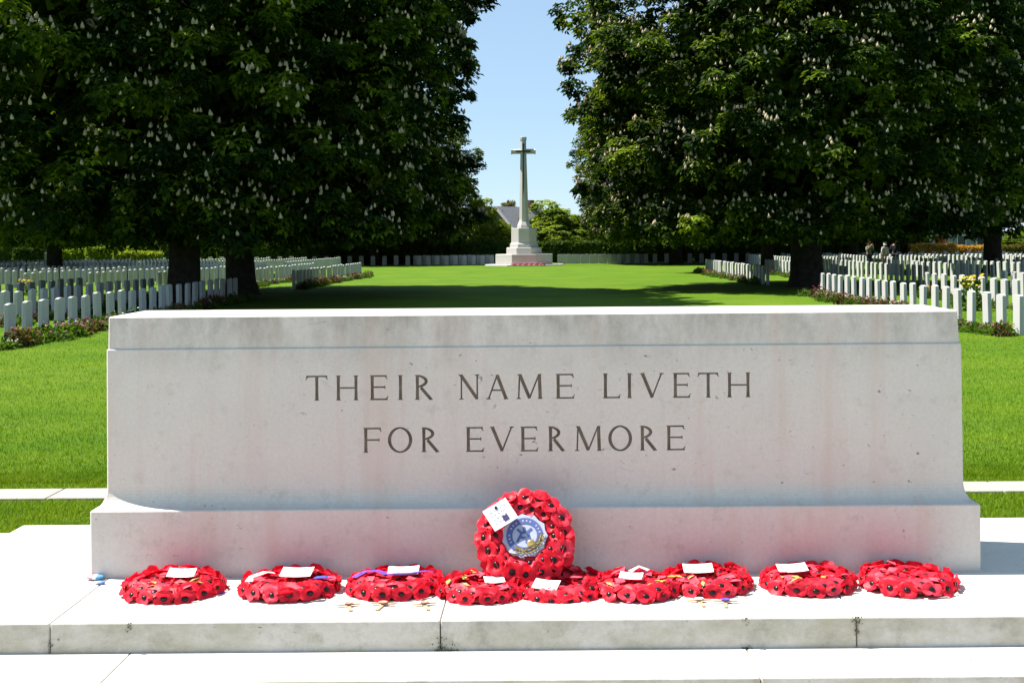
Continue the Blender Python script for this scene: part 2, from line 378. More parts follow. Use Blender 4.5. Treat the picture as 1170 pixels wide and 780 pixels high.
def glyph(ch, w):
    h = TN/2
    if ch == 'I': return stem(w/2)
    if ch == 'T': return stem(w/2)[:3]+armE(w/2, w-.03, 1-h, -1)+[[(w-a, b) for a, b in q] for q in armE(w/2, w-.03, 1-h, -1)]
    if ch == 'H': return stem(.10)+stem(w-.10)+[seg((.1, .5), (w-.1, .5), TN)]
    if ch == 'L': return stem(.10)+armE(.1, w-.03, h, 1)
    if ch == 'E': return stem(.10)+armE(.1, w-.06, 1-h, -1)+armE(.1, w-.12, .52, 0)+armE(.1, w-.03, h, 1)
    if ch == 'F': return stem(.10)+armE(.1, w-.03, 1-h, -1)+armE(.1, w-.09, .51, 0)
    if ch == 'V': return [seg((.10, 1), (w/2+.01, .02), TK), seg((w-.10, 1), (w/2, .02), TN), serif(.10, 1, SW, -1), serif(w-.10, 1, SW, -1)]
    if ch == 'A': return [seg((w/2-.01, .98), (w-.10, 0), TK), seg((w/2, .98), (.10, 0), TN), serif(.10, 0), serif(w-.10, 0), seg((.24*w, .36), (.74*w, .36), TN)]
    if ch == 'N': return [seg((.11, 0), (.11, 1), TN), seg((w-.09, 0), (w-.09, 1), TN), seg((.09, .98), (w-.10, .03), TK), serif(.11, 0), serif(w-.09, 1, SW, -1), serif(.06, 1, .07, -1)]
    if ch == 'M': return [seg((.13, 1), (.09, 0), TN), seg((w-.13, 1), (w-.10, 0), TK), seg((.14, .98), (w/2, .03), TK), seg((w-.15, .98), (w/2, .03), TN), serif(.09, 0), serif(w-.10, 0), serif(.10, 1, .07, -1), serif(w-.10, 1, .07, -1)]
    if ch == 'O': return arc(w/2, .5, w/2, .52, 0, 2*math.pi, TN, TK, 32)
    if ch == 'R': return stem(.10)+arc(.1, .745, w*.62, .255, -math.pi/2, math.pi/2, TN, TK*.95, 14)+[seg((.36*w, .49), (w-.03, .01), TK*.95), seg((.1,1-h),(.16,1-h),TN), seg((.1,.49+h),(.16,.49+h),TN), serif(w-.02, 0, .07)]
LET = [(427.0, 455.4, [('T',348.8,374.6),('H',383.5,409.3),('E',422.2,443.5),('I',453,461.6),('R',473.8,493.1),('N',523.8,547.6),('A',555,580.9),('M',589.8,619.8),('E',634.7,656.5),('L',688.7,709),('I',714.7,723.3),('V',730.9,758.6),('E',768.6,789.1),('T',796.6,821.4),('H',830.5,857.3)]),
       (486.9, 515.3, [('F',414.8,435.9),('O',442.8,470.8),('R',481.2,500.5),('E',532,553.1),('V',559.3,587.3),('E',594.3,615),('R',626,644.1),('M',656.5,687.3),('O',694.7,722),('R',730.9,749.2),('E',761.1,783)])]
YF = fy0
cut = MB(); INS = []; jit = random.Random(9)
def prism(B, poly, ya, yb):
    ar = sum(poly[i][0]*poly[(i+1) % len(poly)][1]-poly[(i+1) % len(poly)][0]*poly[i][1] for i in range(len(poly)))
    if ar < 0: poly = poly[::-1]
    n = len(poly); e = lambda y: [(x, y, z) for x, z in poly]
    B.add(e(ya)+e(yb), [tuple(range(n)), tuple(range(2*n-1, n-1, -1))]+[(i, n+i, n+(i+1) % n, (i+1) % n) for i in range(n)])
for ytop, ybot, row in LET:
    ztop, zbot = EYE-(ytop-VY)*YF/F, EYE-(ybot-VY)*YF/F; H = ztop-zbot
    for ch, a, b in row:
        ins = MB()
        x0 = (a-ROLL*(ytop-VY)*0.9-VX)*YF/F; wd = (b-a)*YF/F/H
        for q in glyph(ch, wd):
            k = jit.uniform(0, 4e-4)
            poly = [(x0+u*H, zbot+v_*H) for u, v_ in q]
            prism(cut, poly, YF-0.02-k, YF+0.0105+k)
            prism(ins, poly, YF+0.0060+k, YF+0.012+k)
        INS.append(ins)
cutter = cut.obj('cutter')
md = block.modifiers.new('cut', 'BOOLEAN'); md.operation = 'DIFFERENCE'; md.solver = 'EXACT'; md.use_self = True; md.object = cutter
dg = bpy.context.evaluated_depsgraph_get(); me2 = bpy.data.meshes.new_from_object(block.evaluated_get(dg))
print('BOOL', len(block.data.polygons), '->', len(me2.polygons))
block.modifiers.clear()
if len(me2.polygons) > 300: block.data = me2
bpy.data.objects.remove(cutter)
def adopt(o, p):
    o.parent = p; o.matrix_parent_inverse = Matrix.Identity(4); o.location = -Vector(p.location)
adopt(block, memorial)
for q in INS: q.obj('letter', M_cut, block)

# ------------------------------------------------------------------ cross of stone
cr = empty('stone_cross', at(599, 303.5, 107.0), label='tall white stone cross with bronze sword on an octagonal stepped base', cat='cross')
cr.location.z = 0
PH = math.pi/8; S8 = 1/math.cos(PH)/2
def octo(name, prof, mat=M_cross, par=cr):
    mb = MB(); mb.loft([mb.ngon(0, 0, wd*S8, 8, z, PH) for wd, z in prof]); return mb.obj(name, mat, par)
octo('base_slab', [(6.3, -0.02), (6.3, .08), (6.25, .10)])
octo('base_step', [(4.6, .10), (4.6, .90), (4.56, .93)])
octo('base_step', [(2.85, .93), (2.85, 1.40), (2.78, 1.47)])
octo('pedestal', [(2.30, 1.47), (2.28, 1.72), (2.10, 1.84), (2.06, 1.90), (2.04, 3.0), (2.0, 3.04)])
octo('shaft', [(1.10, 3.04), (1.08, 3.24), (0.96, 3.40), (.82, 3.55), (.74, 3.75), (.62, 6.5), (.50, 8.9), (.45, 10.1), (.52, 10.22), (.54, 10.42), (.50, 10.45)])
mb = MB(); mb.loft([[(x_, wy*math.cos(a)*.5/math.cos(PH), 9.28+wy*.5/math.cos(PH)*math.sin(a)) for a in [PH+2*math.pi*j/8 for j in range(8)]][::-1] for x_, wy in [(-1.0, .46), (-.96, .48), (-.88, .40), (.88, .40), (.96, .48), (1.0, .46)]])
mb.obj('cross_arm', M_cross, cr)
mb = MB(); mb.add([(-.05,-.37,8.95),(.05,-.37,8.95),(.04,-.425,6.4),(0,-.43,5.6),(-.04,-.425,6.4),(-.05,-.33,8.95),(.05,-.33,8.95),(.04,-.36,6.4),(0,-.385,5.6),(-.04,-.36,6.4)],
   [(0,4,3,2,1),(5,6,7,8,9),(0,1,6,5),(1,2,7,6),(2,3,8,7),(3,4,9,8),(4,0,5,9)])
sw = mb.obj('sword', M_bronze, cr)
mb = MB(); mb.box(-.60, .60, -.36, -.28, 9.2, 9.36, .02); mb.obj('guard', M_bronze, sw)
mb = MB(); mb.box(-.06, .06, -.35, -.28, 8.93, 9.75, .02); mb.box(-.10, .10, -.37, -.28, 9.75, 9.92, .03); mb.obj('hilt', M_bronze, sw)

# ------------------------------------------------------------------ leaves
def leaf_quads(P, D, N, L, W, rng, leaflets=1, droop=0.25):
    """P base points, D unit direction, N unit normal, L length, W width; fans of diamond leaflets"""
    S = np.cross(D, N); S /= np.linalg.norm(S, axis=1, keepdims=True)+1e-9
    out = []
    for k in range(leaflets):
        a = 0 if leaflets == 1 else (k-(leaflets-1)/2)*(2.3/(leaflets-1))
        d = D*math.cos(a)+S*math.sin(a); s = np.cross(d, N)
        l = L*(1-0.18*abs(a)); w_ = W
        tip = P+d*l[:, None]-N*(l*droop)[:, None]
        mid = P+d*(l*.6)[:, None]
        out.append(np.stack([P, mid+s*w_[:, None], tip, mid-s*w_[:, None]], 1))
    return np.concatenate(out).reshape(-1, 3)
def unit(v): return v/(np.linalg.norm(v, axis=1, keepdims=True)+1e-9)
def crown_mesh(name, seed, rx, ry, z0, z1, n_clump, per, L, mat, leaflets=3, tmax=.36, low=.90, filler=2500, fl=1.0, blossoms=0, csize=1.0, rough=.16):
    rng = np.random.default_rng(seed)
    lob = unit(rng.normal(size=(26, 3))); amp = rng.uniform(-rough, rough*.8, 26)
    def rad(t):
        t = np.clip(t, 0, 1)
        return np.where(t > tmax, np.sqrt(np.clip(1-((t-tmax)/(1-tmax))**2.3, 0, 1)), low+(1-low)*np.sin(np.clip(t/tmax, 0, 1)*math.pi/2))
    def bumpf(u): return 1+((u@lob.T > .80)*(u@lob.T-.80)/.2*amp).sum(1)
    t = rng.random(n_clump)**.9; ph = rng.random(n_clump)*2*np.pi
    rho = np.where(rng.random(n_clump) < .74, rng.uniform(.82, 1.0, n_clump), rng.uniform(.35, .82, n_clump))
    und = rng.random(n_clump) < .10; t = np.where(und, rng.random(n_clump)*.06, t); rho = np.where(und, np.sqrt(rng.random(n_clump)), rho)
    spur = rng.random(n_clump) < .16; rho = np.where(spur & ~und, rng.uniform(1.0, 1.13, n_clump), rho)
    r = rad(t)*rho; zc = (z1+z0)/2
    u = unit(np.stack([np.cos(ph)*r, np.sin(ph)*r, (t-.5)*1.4], 1)); b = bumpf(u)
    C = np.stack([np.cos(ph)*r*rx*b, np.sin(ph)*r*ry*b, z0+t*(z1-z0)*(.75+.25*b)], 1)
    C[:, 2] -= .35*rho*rng.random(n_clump)
    O = unit(np.stack([np.cos(ph), np.sin(ph), .25+.9*(t-.35)], 1))
    rc = rng.uniform(.55, 1.15, n_clump)*csize*np.where(spur, .75, 1)
    idx = np.repeat(np.arange(n_clump), per); n = len(idx)
    d = unit(rng.normal(size=(n, 3))+O[idx]*.9+np.array([0, 0, .35]))
    q = d*rng.uniform(.35, 1.0, n)[:, None]**.6*rc[idx][:, None]; q[:, 2] *= .62
    P = C[idx]+q
    az_ = rng.random(n)*2*np.pi
    D = unit(d*np.array([1, 1, .15])+.7*np.stack([np.cos(az_), np.sin(az_), -.35+0*az_], 1))
    N = unit(np.array([0, 0, 1.])+.6*d+.35*rng.normal(size=(n, 3))); N = unit(N-D*(N*D).sum(1, keepdims=True))
    Ls = L*rng.uniform(.65, 1.25, n)
    V = [leaf_quads(P, D, N, Ls, Ls*.23 if leaflets > 1 else Ls*.33, rng, leaflets)]
    if filler:  # oversized inner quads added to stop light leaking through the crown
        t = rng.random(filler); ph = rng.random(filler)*2*np.pi; r = rad(t)*np.sqrt(rng.random(filler))*.66
        P = np.stack([np.cos(ph)*r*rx, np.sin(ph)*r*ry, z0+.3+t*(z1-z0)*.88], 1)
        D = unit(rng.normal(size=(filler, 3))); N = unit(rng.normal(size=(filler, 3))); N = unit(N-D*(N*D).sum(1, keepdims=True))
        Ls = fl*rng.uniform(.6, 1.2, filler); V.append(leaf_quads(P, D, N, Ls, Ls*.4, rng, 1))
    V = np.concatenate(V); me = mesh_np(name, V, np.arange(len(V)).reshape(-1, 4), False, mat)
    bl = None
    if blossoms:
        ci = rng.choice(np.where((rho > .8))[0], blossoms)
        d = unit(rng.normal(size=(blossoms, 3))*.8+O[ci]*.9+np.array([0, 0, .9])); q = d*rc[ci][:, None]*.95; q[:, 2] *= .65
        P = C[ci]+q*1.1+O[ci]*.08; h = rng.uniform(.09, .20, blossoms); rw = h*.38
        ln = rng.normal(size=(blossoms, 2))*.02
        rings = []
        for fz, fr in ((0, .55), (.18, 1.0), (.55, .72), (1.0, .08)):
            for k in range(5):
                a = 2*np.pi*k/5; jr = rng.uniform(.75, 1.25, blossoms)
                rings.append(np.stack([P[:, 0]+np.cos(a)*rw*fr*jr+ln[:, 0]*fz, P[:, 1]+np.sin(a)*rw*fr*jr+ln[:, 1]*fz, P[:, 2]+h*fz-.02], 1))
        VV = np.stack(rings, 1); Q = []
        for i in range(3):
            for k in range(5): Q.append((i*5+k, i*5+(k+1) % 5, (i+1)*5+(k+1) % 5, (i+1)*5+k))
        Q = np.array(Q); QQ = (Q[None]+np.arange(blossoms)[:, None, None]*20).reshape(-1, 4)
        bl = mesh_np('blossom', VV.reshape(-1, 3), QQ, True, M_blossom)
    return me, bl
def trunk_mesh(seed, r0, h, spread, zl, n_limb=9):
    rr = random.Random(seed); mb = MB()
    mb.tube([(0, 0, -.1), (0, 0, .15), (.02, 0, .5), (.05, .03, 1.4), (.02, .06, zl), (.0, .1, h*.55), (.1, 0, h*.85)], [r0*1.55, r0*1.3, r0*1.08, r0, r0*.98, r0*.45, r0*.08], 14)
    for i in range(n_limb):
        a = 2*math.pi*(i+rr.random()*.6)/n_limb; zb = zl*(.8+.5*rr.random()); L = spread*rr.uniform(.6, .88); up = rr.uniform(.25, 1.1)
        pts = [(0, 0, zb)]+[(math.cos(a+.25*f)*L*f, math.sin(a+.25*f)*L*f, zb+up*L*f*(1-.35*f)) for f in (.18, .45, .75, 1)]
        mb.tube(pts, [r0*.45, r0*.36, r0*.22, r0*.13, r0*.03], 7)
    return mb.me('trunk', M_bark, True)
CH = []
for s in range(3):
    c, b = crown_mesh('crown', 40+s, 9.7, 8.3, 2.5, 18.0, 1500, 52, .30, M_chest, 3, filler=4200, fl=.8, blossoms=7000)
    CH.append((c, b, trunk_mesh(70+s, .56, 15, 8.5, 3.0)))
def chestnut(v, x, y, rz, s, label, tr=1.0, sz=1.0, dz=0.0):
    t = empty('chestnut_tree', (x, y, 0), (0, 0, rz), label=label, cat='tree', group='flowering chestnut trees along the avenue'); t.scale = (s, s, sz)
    c, b, tk = CH[v]
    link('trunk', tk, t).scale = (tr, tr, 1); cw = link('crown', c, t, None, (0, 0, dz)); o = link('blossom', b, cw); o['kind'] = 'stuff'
    return t
chestnut(0, -12.2, 44, 0.3, .92, 'dark chestnut tree with white blossom, nearest trunk on the left side')
chestnut(1, -11.9, 51, 2.0, .97, 'dark chestnut tree on the left whose trunk stands closest to the lawn')
chestnut(2, -15.2, 116, 1.0, .94, 'distant chestnut tree in the shade left of the cross', .85, .78)
chestnut(0, -30.0, 80, 4.0, 1.0, 'chestnut tree behind the left headstones, trunk near the left edge', .8)
chestnut(1, -43.0, 98, 5.0, 1.0, 'farthest left chestnut tree behind the field of headstones', .8)
chestnut(2, 10.9, 55, 3.3, .96, 'blossoming chestnut tree with thick trunk right of the lawn', 1.2)
chestnut(0, 10.8, 110, 1.4, .97, 'distant chestnut tree standing right of the cross', .9)
chestnut(1, 13.4, 80, .6, .68, 'slender chestnut trunk half hidden left of the thick right trunk', 1.0, .75, .3)
chestnut(0, 25.5, 75, 2.6, 1.05, 'chestnut tree overhanging the right field of headstones near the right edge', .85, 1.0, .75)
chestnut(2, 25.6, 110, 4.6, 1.0, 'shaded chestnut tree behind the three walking people', .8, 1.0, .6)

# ------------------------------------------------------------------ background vegetation
BG = [crown_mesh('crown', 140+s, 2.6, 2.6, .5, 6.0, 210, 60, .26, m, 1, filler=420, fl=.6, csize=.62, tmax=.30, low=.85, rough=.55)[0] for s, m in enumerate((M_bgleaf, M_bgleaf2, M_bgdark, M_olive))]
BTK = trunk_mesh(200, .14, 5, 2.2, 1.2, 6)
def bgtree(v, x, y, s, sz, label, rz=0):
    t = empty('background_tree', (x, y, 0), (0, 0, rz), label=label, cat='tree', group='trees beyond the cemetery edge'); t.scale = (s, s, sz)
    link('trunk', BTK, t); link('crown', BG[v], t); return t
def bgat(v, px, ytop, Y, s, label, rz):
    p = at(px, ytop, Y); bgtree(v, p.x, Y, s, p.z/6.05, label, rz)
bgat(0, 546, 227, 122.8, .78, 'sunny pale green tree just left of the grey roofed house', 1)
bgat(3, 580, 230, 150, .8, 'olive brown tree top above the grey roof behind the cross', 2)
bgat(0, 607, 236, 131, 1.0, 'bright green tree directly behind the cross pedestal', 3)
bgat(1, 631, 234, 127, 1.3, 'fresh green bushy tree just right of the cross', 0)
bgat(3, 655, 246, 134, 1.15, 'yellowish green tree between the cross and the right chestnuts', 4)
bgat(1, 676, 250, 128, 1.2, 'mid green tree at the left edge of the right chestnuts', 5)
bgat(0, 706, 262, 126, 1.0, 'low sunlit bush under the right chestnut crown', 2)
bgat(0, 730, 264, 129, 1.0, 'yellow green bush right of the low sunlit bush', 1)
bgat(0, 575, 256, 122, .42, 'low bush in front of the white gable left of the cross', 1)
for i, (px, yt, v, s) in enumerate([(-40,240,2,1.5),(30,262,2,1.2),(88,258,1,1.2),(150,250,2,1.4),(235,255,2,1.4),(300,262,1,1.2),(355,250,2,1.5),(410,258,2,1.2),(470,250,2,1.4),(515,246,1,1.1),(770,250,2,1.4),(830,256,2,1.2),(885,260,1,1.1),(930,262,1,1.0),(985,252,2,1.5),(1030,258,2,1.2),(1165,262,1,1.0),(1225,250,2,1.5)]):
    where = 'left of the house' if px < 552 else 'right of the cross'
    bgat(v, px, yt, 132+(i*7) % 16, s, '%s tree %s, ' % ('mid green' if v == 1 else 'dark', where) + ['behind the %s' % n for n in ('far left trunk','cream gate pillar','leftmost hedge','clipped box hedge','two near left trunks','left flower border','second left headstone row','left row end','distant left trunk','left wall of back headstones','distant right trunk','right row end','slender right trunk','thick right trunk','three people','gap beside the people','rightmost trunk','right picture edge')][i], i*1.3)

def hedge(x0, x1, y0, y1, h, mat, n, label, name='hedge', L=.12, z0=0.05):
    rng = np.random.default_rng(int(abs(x0)*100+y0))
    A = np.array([(x1-x0)*h, (x1-x0)*(y1-y0), (y1-y0)*h*2]); k = rng.choice(3, n, p=A/A.sum())
    u = rng.random((n, 3)); P = np.stack([x0+(x1-x0)*u[:, 0], y0+(y1-y0)*u[:, 1], z0+h*u[:, 2]], 1)
    P[k == 0, 1] = y0; P[k == 1, 2] = z0+h; P[k == 2, 0] = np.where(rng.random((k == 2).sum()) < .5, x0, x1)
    P += rng.normal(size=(n, 3))*.05
    P[:, 2] += .05*np.sin(P[:, 0]*2.1)
    D = unit(rng.normal(size=(n, 3))); N = unit(rng.normal(size=(n, 3))+np.array([0, -.5, .8])); N = unit(N-D*(N*D).sum(1, keepdims=True))
    Ls = L*rng.uniform(.6, 1.3, n); V = leaf_quads(P, D, N, Ls, Ls*.35, rng, 1)
    mb = MB(); i = .06; mb.box(x0+i, x1-i, y0+i, y1-i, 0, z0+h-i)
    V2 = np.array(mb.v); F2 = np.array(mb.f)
    me = mesh_np(name, np.concatenate([V, V2]), np.concatenate([np.arange(len(V)).reshape(-1, 4), F2+len(V)]), False, mat)
    return tag(link(name, me), label, 'hedge')
hedge(-62, -30, 119, 121, 2.0, M_bgdark, 7000, 'long dark hedge behind the left field of headstones', L=.3)
hedge(-29.6, -9.5, 118, 120, 1.9, M_bgdark, 6000, 'dark hedge behind the back headstones, left of the cross', L=.3)
hedge(-9.3, 13, 119, 121, 1.75, M_bgdark, 6000, 'dark hedge in the middle behind the cross base', L=.3)
hedge(13.3, 34, 118, 120, 1.9, M_bgdark, 6000, 'dark hedge behind the back headstones, right of the cross', L=.3)
def hedge_px(px0, px1, yt, Y, d, mat, label, L=.16):
    a, b = at(px0, yt, Y), at(px1, yt, Y); hedge(a.x, b.x, Y, Y+d, (a.z+b.z)/2, mat, 4500, label, L=L)
hedge_px(130, 181, 289.5, 112, 1.2, M_bgleaf, 'bright clipped box hedge at the back of the left field')
hedge_px(98, 146, 283.5, 116, 1.5, M_bgleaf2, 'taller mid green hedge just behind the bright box hedge')
hedge_px(70, 97, 287, 117, 1.5, M_bgleaf2, 'ragged green hedge right of the cream gate pillar')
hedge_px(15, 46, 285, 117, 1.5, M_bgdark, 'dark clipped hedge left of the cream gate pillar')
hedge_px(1012, 1040, 279, 118, 1.5, M_olive, 'olive hedge end just right of the three people')
hedge_px(1041, 1092, 280.5, 117, 1.5, M_orange, 'amber coloured hedge in front of the grey house on the right')
hedge_px(1093, 1127, 283, 118, 1.5, M_orange, 'lower amber hedge between the house and the rightmost trunk')
hedge_px(1146, 1185, 282, 117, 1.5, M_olive, 'yellowish hedge at the right edge beyond the headstones')

# gate pillar
p = at(51, 300, 118)
gp = empty('gate_pillar', (p.x, 118, 0), label='cream stone gate pillar among hedges at far left', cat='pillar')
mb = MB(); mb.box(-.33, .33, -.3, .3, 0, 1.15, .03); mb.obj('pier', M_cross, gp)
mb = MB(); mb.box(-.40, .40, -.37, .37, 1.15, 1.30, .04); mb.obj('cap', M_cross, gp)

# ------------------------------------------------------------------ houses
M_slate = plain('slate', (0.25, 0.24, 0.26), 0.7, (0.17, 0.17, 0.19), 6)
M_render = plain('house_render', (0.72, 0.72, 0.72), 0.9, (0.62, 0.62, 0.63), 2)
M_greyw = plain('grey_cladding', (0.20, 0.21, 0.25), 0.8, (0.15, 0.16, 0.19), 2)
M_glass = plain('window_glass', (0.04, 0.05, 0.06), 0.1)
M_white = plain('white_paint', (0.75, 0.75, 0.75), 0.5)
M_redp = plain('red_door', (0.35, 0.05, 0.04), 0.6)
M_tile = plain('brown_tile', (0.15, 0.10, 0.08), 0.8)
def house(loc, rz, L, W, hw, hr, wall, roof, label, wins):
    h = empty('house', loc, (0, 0, rz), label=label, cat='house')
    mb = MB(); l, w2 = L/2, W/2
    mb.add([(-l,-w2,0),(l,-w2,0),(l,w2,0),(-l,w2,0),(-l,-w2,hw),(l,-w2,hw),(l,w2,hw),(-l,w2,hw),(-l,0,hw+hr),(l,0,hw+hr)],
           [(0,1,5,4),(2,3,7,6),(1,2,6,9,5),(3,0,4,8,7),(4,5,9,8),(6,7,8,9),(3,2,1,0)])
    mb.obj('wall', wall, h)
    ov = .35; t = .16; mb = MB(); k = hr/w2
    for s in (-1, 1):
        ye = s*(w2+ov); ze = hw-ov*k
        a = [(-l-ov, ye, ze+.02), (l+ov, ye, ze+.02), (l+ov, 0, hw+hr+.02), (-l-ov, 0, hw+hr+.02)]
        b = [(x_, y_, z_+t) for x_, y_, z_ in a]
        mb.add(a+b, [(3,2,1,0),(4,5,6,7),(0,1,5,4),(1,2,6,5),(2,3,7,6),(3,0,4,7)])
    rf = mb.obj('roof', roof, h)
    mb = MB(); mb.box(l*.5, l*.5+.8, -.3, .3, hw+hr-.5, hw+hr+.9, .03); mb.obj('chimney', M_tile, rf)
    for s in (-1, 1): # barge boards on both gables
        for e in (-1, 1):
            mb = MB(); x_ = e*(l+ov+.03); y1 = s*(w2+ov); a = [(x_-.03, y1, hw-ov*k-.12), (x_-.03, 0, hw+hr-.10), (x_-.03, 0, hw+hr+.22), (x_-.03, y1, hw-ov*k+.2)]
            b = [(x_+.03, y_, z_) for _, y_, z_ in a]
            mb.add(a+b, [(0,1,2,3),(7,6,5,4),(0,4,5,1),(1,5,6,2),(2,6,7,3),(3,7,4,0)]); mb.obj('barge_board', M_white, rf)
    for (x_, z_, w_, hh, door) in wins:
        mb = MB(); mb.box(x_-w_/2-.08, x_+w_/2+.08, -w2-.05, -w2+.02, z_-.08, z_+hh+.08)
        o = mb.obj('door' if door else 'window', M_redp if door else M_white, h)
        if not door:
            mb = MB(); mb.box(x_-w_/2, x_+w_/2, -w2-.07, -w2-.045, z_, z_+hh); mb.obj('pane', M_glass, o)
    return h
p = at(568, 236, 124)
house((p.x+1.9, 127.5, 0), R(62), 8.0, 4.6, 2.6, p.z-2.75, M_render, M_slate, 'grey roofed house with white gable board behind trees left of the cross', [(-2, 1, .9, 1.1, 0), (1.5, 1, .9, 1.1, 0)])
p = at(1085, 275, 150)
house((p.x, 152, 0), R(3), 9.6, 6, 2.9, 2.6, M_greyw, M_slate, 'low grey house seen under the right chestnut branches', [(-3.3, 1.0, 1.0, 1.2, 0), (-1.6, 0, 1.0, 2.1, 1), (.9, 1.2, .9, 1.0, 0), (3.4, 1.0, 1.4, 1.2, 0)])

# ------------------------------------------------------------------ headstones
def stone_mesh():
    mb = MB(); w2, d2, H, rise = .19, .043, .785, .03; n = 8; b = .006
    out = [(-w2, -.15), (w2, -.15)]+[(w2-2*w2*i/n, H+rise*(1-(1-2*i/n)**2)) for i in range(n+1)]
    def rg(x_, s): return [(x_, y_*s, z_ if z_ < 0 else z_-(1-s)*.25) for y_, z_ in out]
    # rows run along Y, so the wide face looks along X
    mb.loft([rg(-d2, .975), rg(-d2+b, 1), rg(d2-b, 1), rg(d2, .975)]); return mb.me('headstone', M_head)
HS = stone_mesh()
rr = random.Random(21)
def ordn(n): return '%d%s' % (n, 'th' if 10 <= n % 100 <= 20 else {1: 'st', 2: 'nd', 3: 'rd'}.get(n % 10, 'th'))
cands = []
lrows = [-10.9, -13.7, -16.6, -19.4, -22.3, -25.1, -28, -30.8, -33.7, -36.5, -39.4, -42.2]
rrows = [9.6, 13.1, 16.2, 19.2, 22.2, 25.2, 28.2, 31.2, 34.2, 37.2, 40.2, 43.2]
for side, rows in (('left', lrows), ('right', rrows)):
    sp = .875 if side == 'left' else .95
    for ri, X in enumerate(rows):
        y = 24.0+((ri*.37) % .8); k = 0
        segs = [(20, 46.2), (56, 77)] if ri < 2 else [(20, 47), (55.5, 78), (83, 106)]
        if side == 'right': segs = [(20, 46.0), (57, 80)] if ri < 2 else [(20, 47), (56, 79), (83, 106)]
        while y < 107:
            if any(a <= y <= b for a, b in segs):
                px, py = proj(X, y, .5)
                if -14 < px < 1184: cands.append([X, y, side, ri, 0])
            y += sp
for X_, Y_, half in ((0, 113, 34),):
    xx = -half
    while xx < half+6:
        if abs(xx+1.85) > 2.6: cands.append([xx, 113.0, 'back', 0, 0])
        xx += .78 if -12 < xx < 9 else 1.0
xx = -11.39
while xx < 8.6:
    if abs(xx+1.85) > 2.6: cands.append([xx, 113.6, 'back', 1, 0])
    xx += .78
# clear of trunks
tr_xy = [(-12.2, 44), (-11.9, 51), (-30, 80), (10.9, 55), (13.4, 80), (25.5, 75), (25.6, 110)]
cands = [c for c in cands if all((c[0]-a)**2+(c[1]-b)**2 > 1.2 for a, b in tr_xy)]
cands.sort(key=lambda c: c[1])
cnt = {}
rown = {0: 'front row beside the lawn', 1: 'second row back from the lawn'}
near, far = cands[:296], cands[296:]
for X, y, side, ri, _ in near:
    k = cnt[(side, ri)] = cnt.get((side, ri), 0)+1
    o = link('headstone', HS, None, None, (X+rr.gauss(0, .015), y+rr.gauss(0, .02), rr.gauss(0, .012)), (rr.gauss(0, .008), rr.gauss(0, .012), rr.gauss(0, .02)))
    tag(o, 'white headstone, %s from near end, %s field, %s row from the lawn' % (ordn(k), side, ordn(ri+1)), 'headstone', 'white war grave headstones')
hv = np.zeros(len(HS.vertices)*3); HS.vertices.foreach_get('co', hv); hv = hv.reshape(-1, 3)
mbf = MB(); hf = [tuple(p.vertices) for p in HS.polygons]
for X, y, side, ri, _ in far:
    a = (R(90) if side == 'back' else 0)+rr.gauss(0, .02); c_, s_ = math.cos(a), math.sin(a); dz = rr.gauss(0, .012)
    mbf.add([(X+v[0]*c_-v[1]*s_, y+v[0]*s_+v[1]*c_, v[2]+dz) for v in hv], hf)
tag(mbf.obj('headstones', M_head), 'mass of far white headstones packed at the back of both fields', 'headstones', kind='stuff')

# ------------------------------------------------------------------ border plants
def plant(seed, leafm, flm, h, w_, nfl):
    rng = np.random.default_rng(seed); n = 170
    d = unit(rng.normal(size=(n, 3))*np.array([1, 1, .6])+np.array([0, 0, .55])); rad_ = rng.random(n)**.5
    P = d*rad_[:, None]*np.array([w_, w_, h]); P[:, 2] = np.abs(P[:, 2])*.9
    D = unit(d+.5*rng.normal(size=(n, 3))); N = unit(rng.normal(size=(n, 3))*.5+np.array([0, 0, 1.])); N = unit(N-D*(N*D).sum(1, keepdims=True))
    Ls = .10*rng.uniform(.6, 1.3, n); V = leaf_quads(P, D, N, Ls, Ls*.3, rng, 1)
    mb = MB(); mb.add(V.tolist(), np.arange(len(V)).reshape(-1, 4).tolist()); mb.mi = 1
    for i in range(nfl):
        a = rng.random()*6.283; r_ = w_*rng.random()**.5; z_ = h*rng.uniform(.65, 1.1); x_, y_ = math.cos(a)*r_, math.sin(a)*r_; s = rng.uniform(.014, .030)
        mb.loft([mb.ngon(x_, y_, s*.3, 6, z_-s*.5), mb.ngon(x_, y_, s, 6, z_), mb.ngon(x_, y_, s*.5, 6, z_+s*.35)])
    return mb.me('border_plant', None, False, [leafm, M_fl[flm]])
PL = [('leafy plant with red flowers', plant(1, M_plantr, 'red', .30, .22, 11)), ('green plant with pink flowers', plant(2, M_plant, 'pink', .27, .24, 14)),
      ('bushy plant with white flowers', plant(3, M_plant, 'white', .25, .24, 12)), ('low green plant with few flowers', plant(4, M_plant, 'magenta', .22, .28, 5)),
      ('green plant with yellow flowers', plant(5, M_plant, 'yellow', .42, .20, 34))]
pr = random.Random(77)
def put_plant(v, x, y, s, where):
    nm, me = PL[v]
    t = link('border_plant', me, None, None, (x, y, 0), (0, 0, pr.random()*6)); t.scale = (s, s, s*pr.uniform(.8, 1.2))
    tag(t, '%s %s' % (nm, where), 'plant', '%s %s' % (nm, where))
def border(X, y0, y1, where, wts, step=.29, w_=.16):
    y = y0
    while y < y1:
        if -30 < proj(X, y, .1)[0] < 1200:
            v = pr.choices(range(5), wts)[0]
            put_plant(v, X+pr.gauss(0, w_), y, pr.uniform(.65, 1.25), where)
        y += step*pr.uniform(.6, 1.5)
border(-10.5, 25, 46, 'before the left front headstones', (4, 4, 2, 6, 0))
border(9.2, 26.5, 46, 'before the right front headstones', (2, 6, 4, 4, 0))
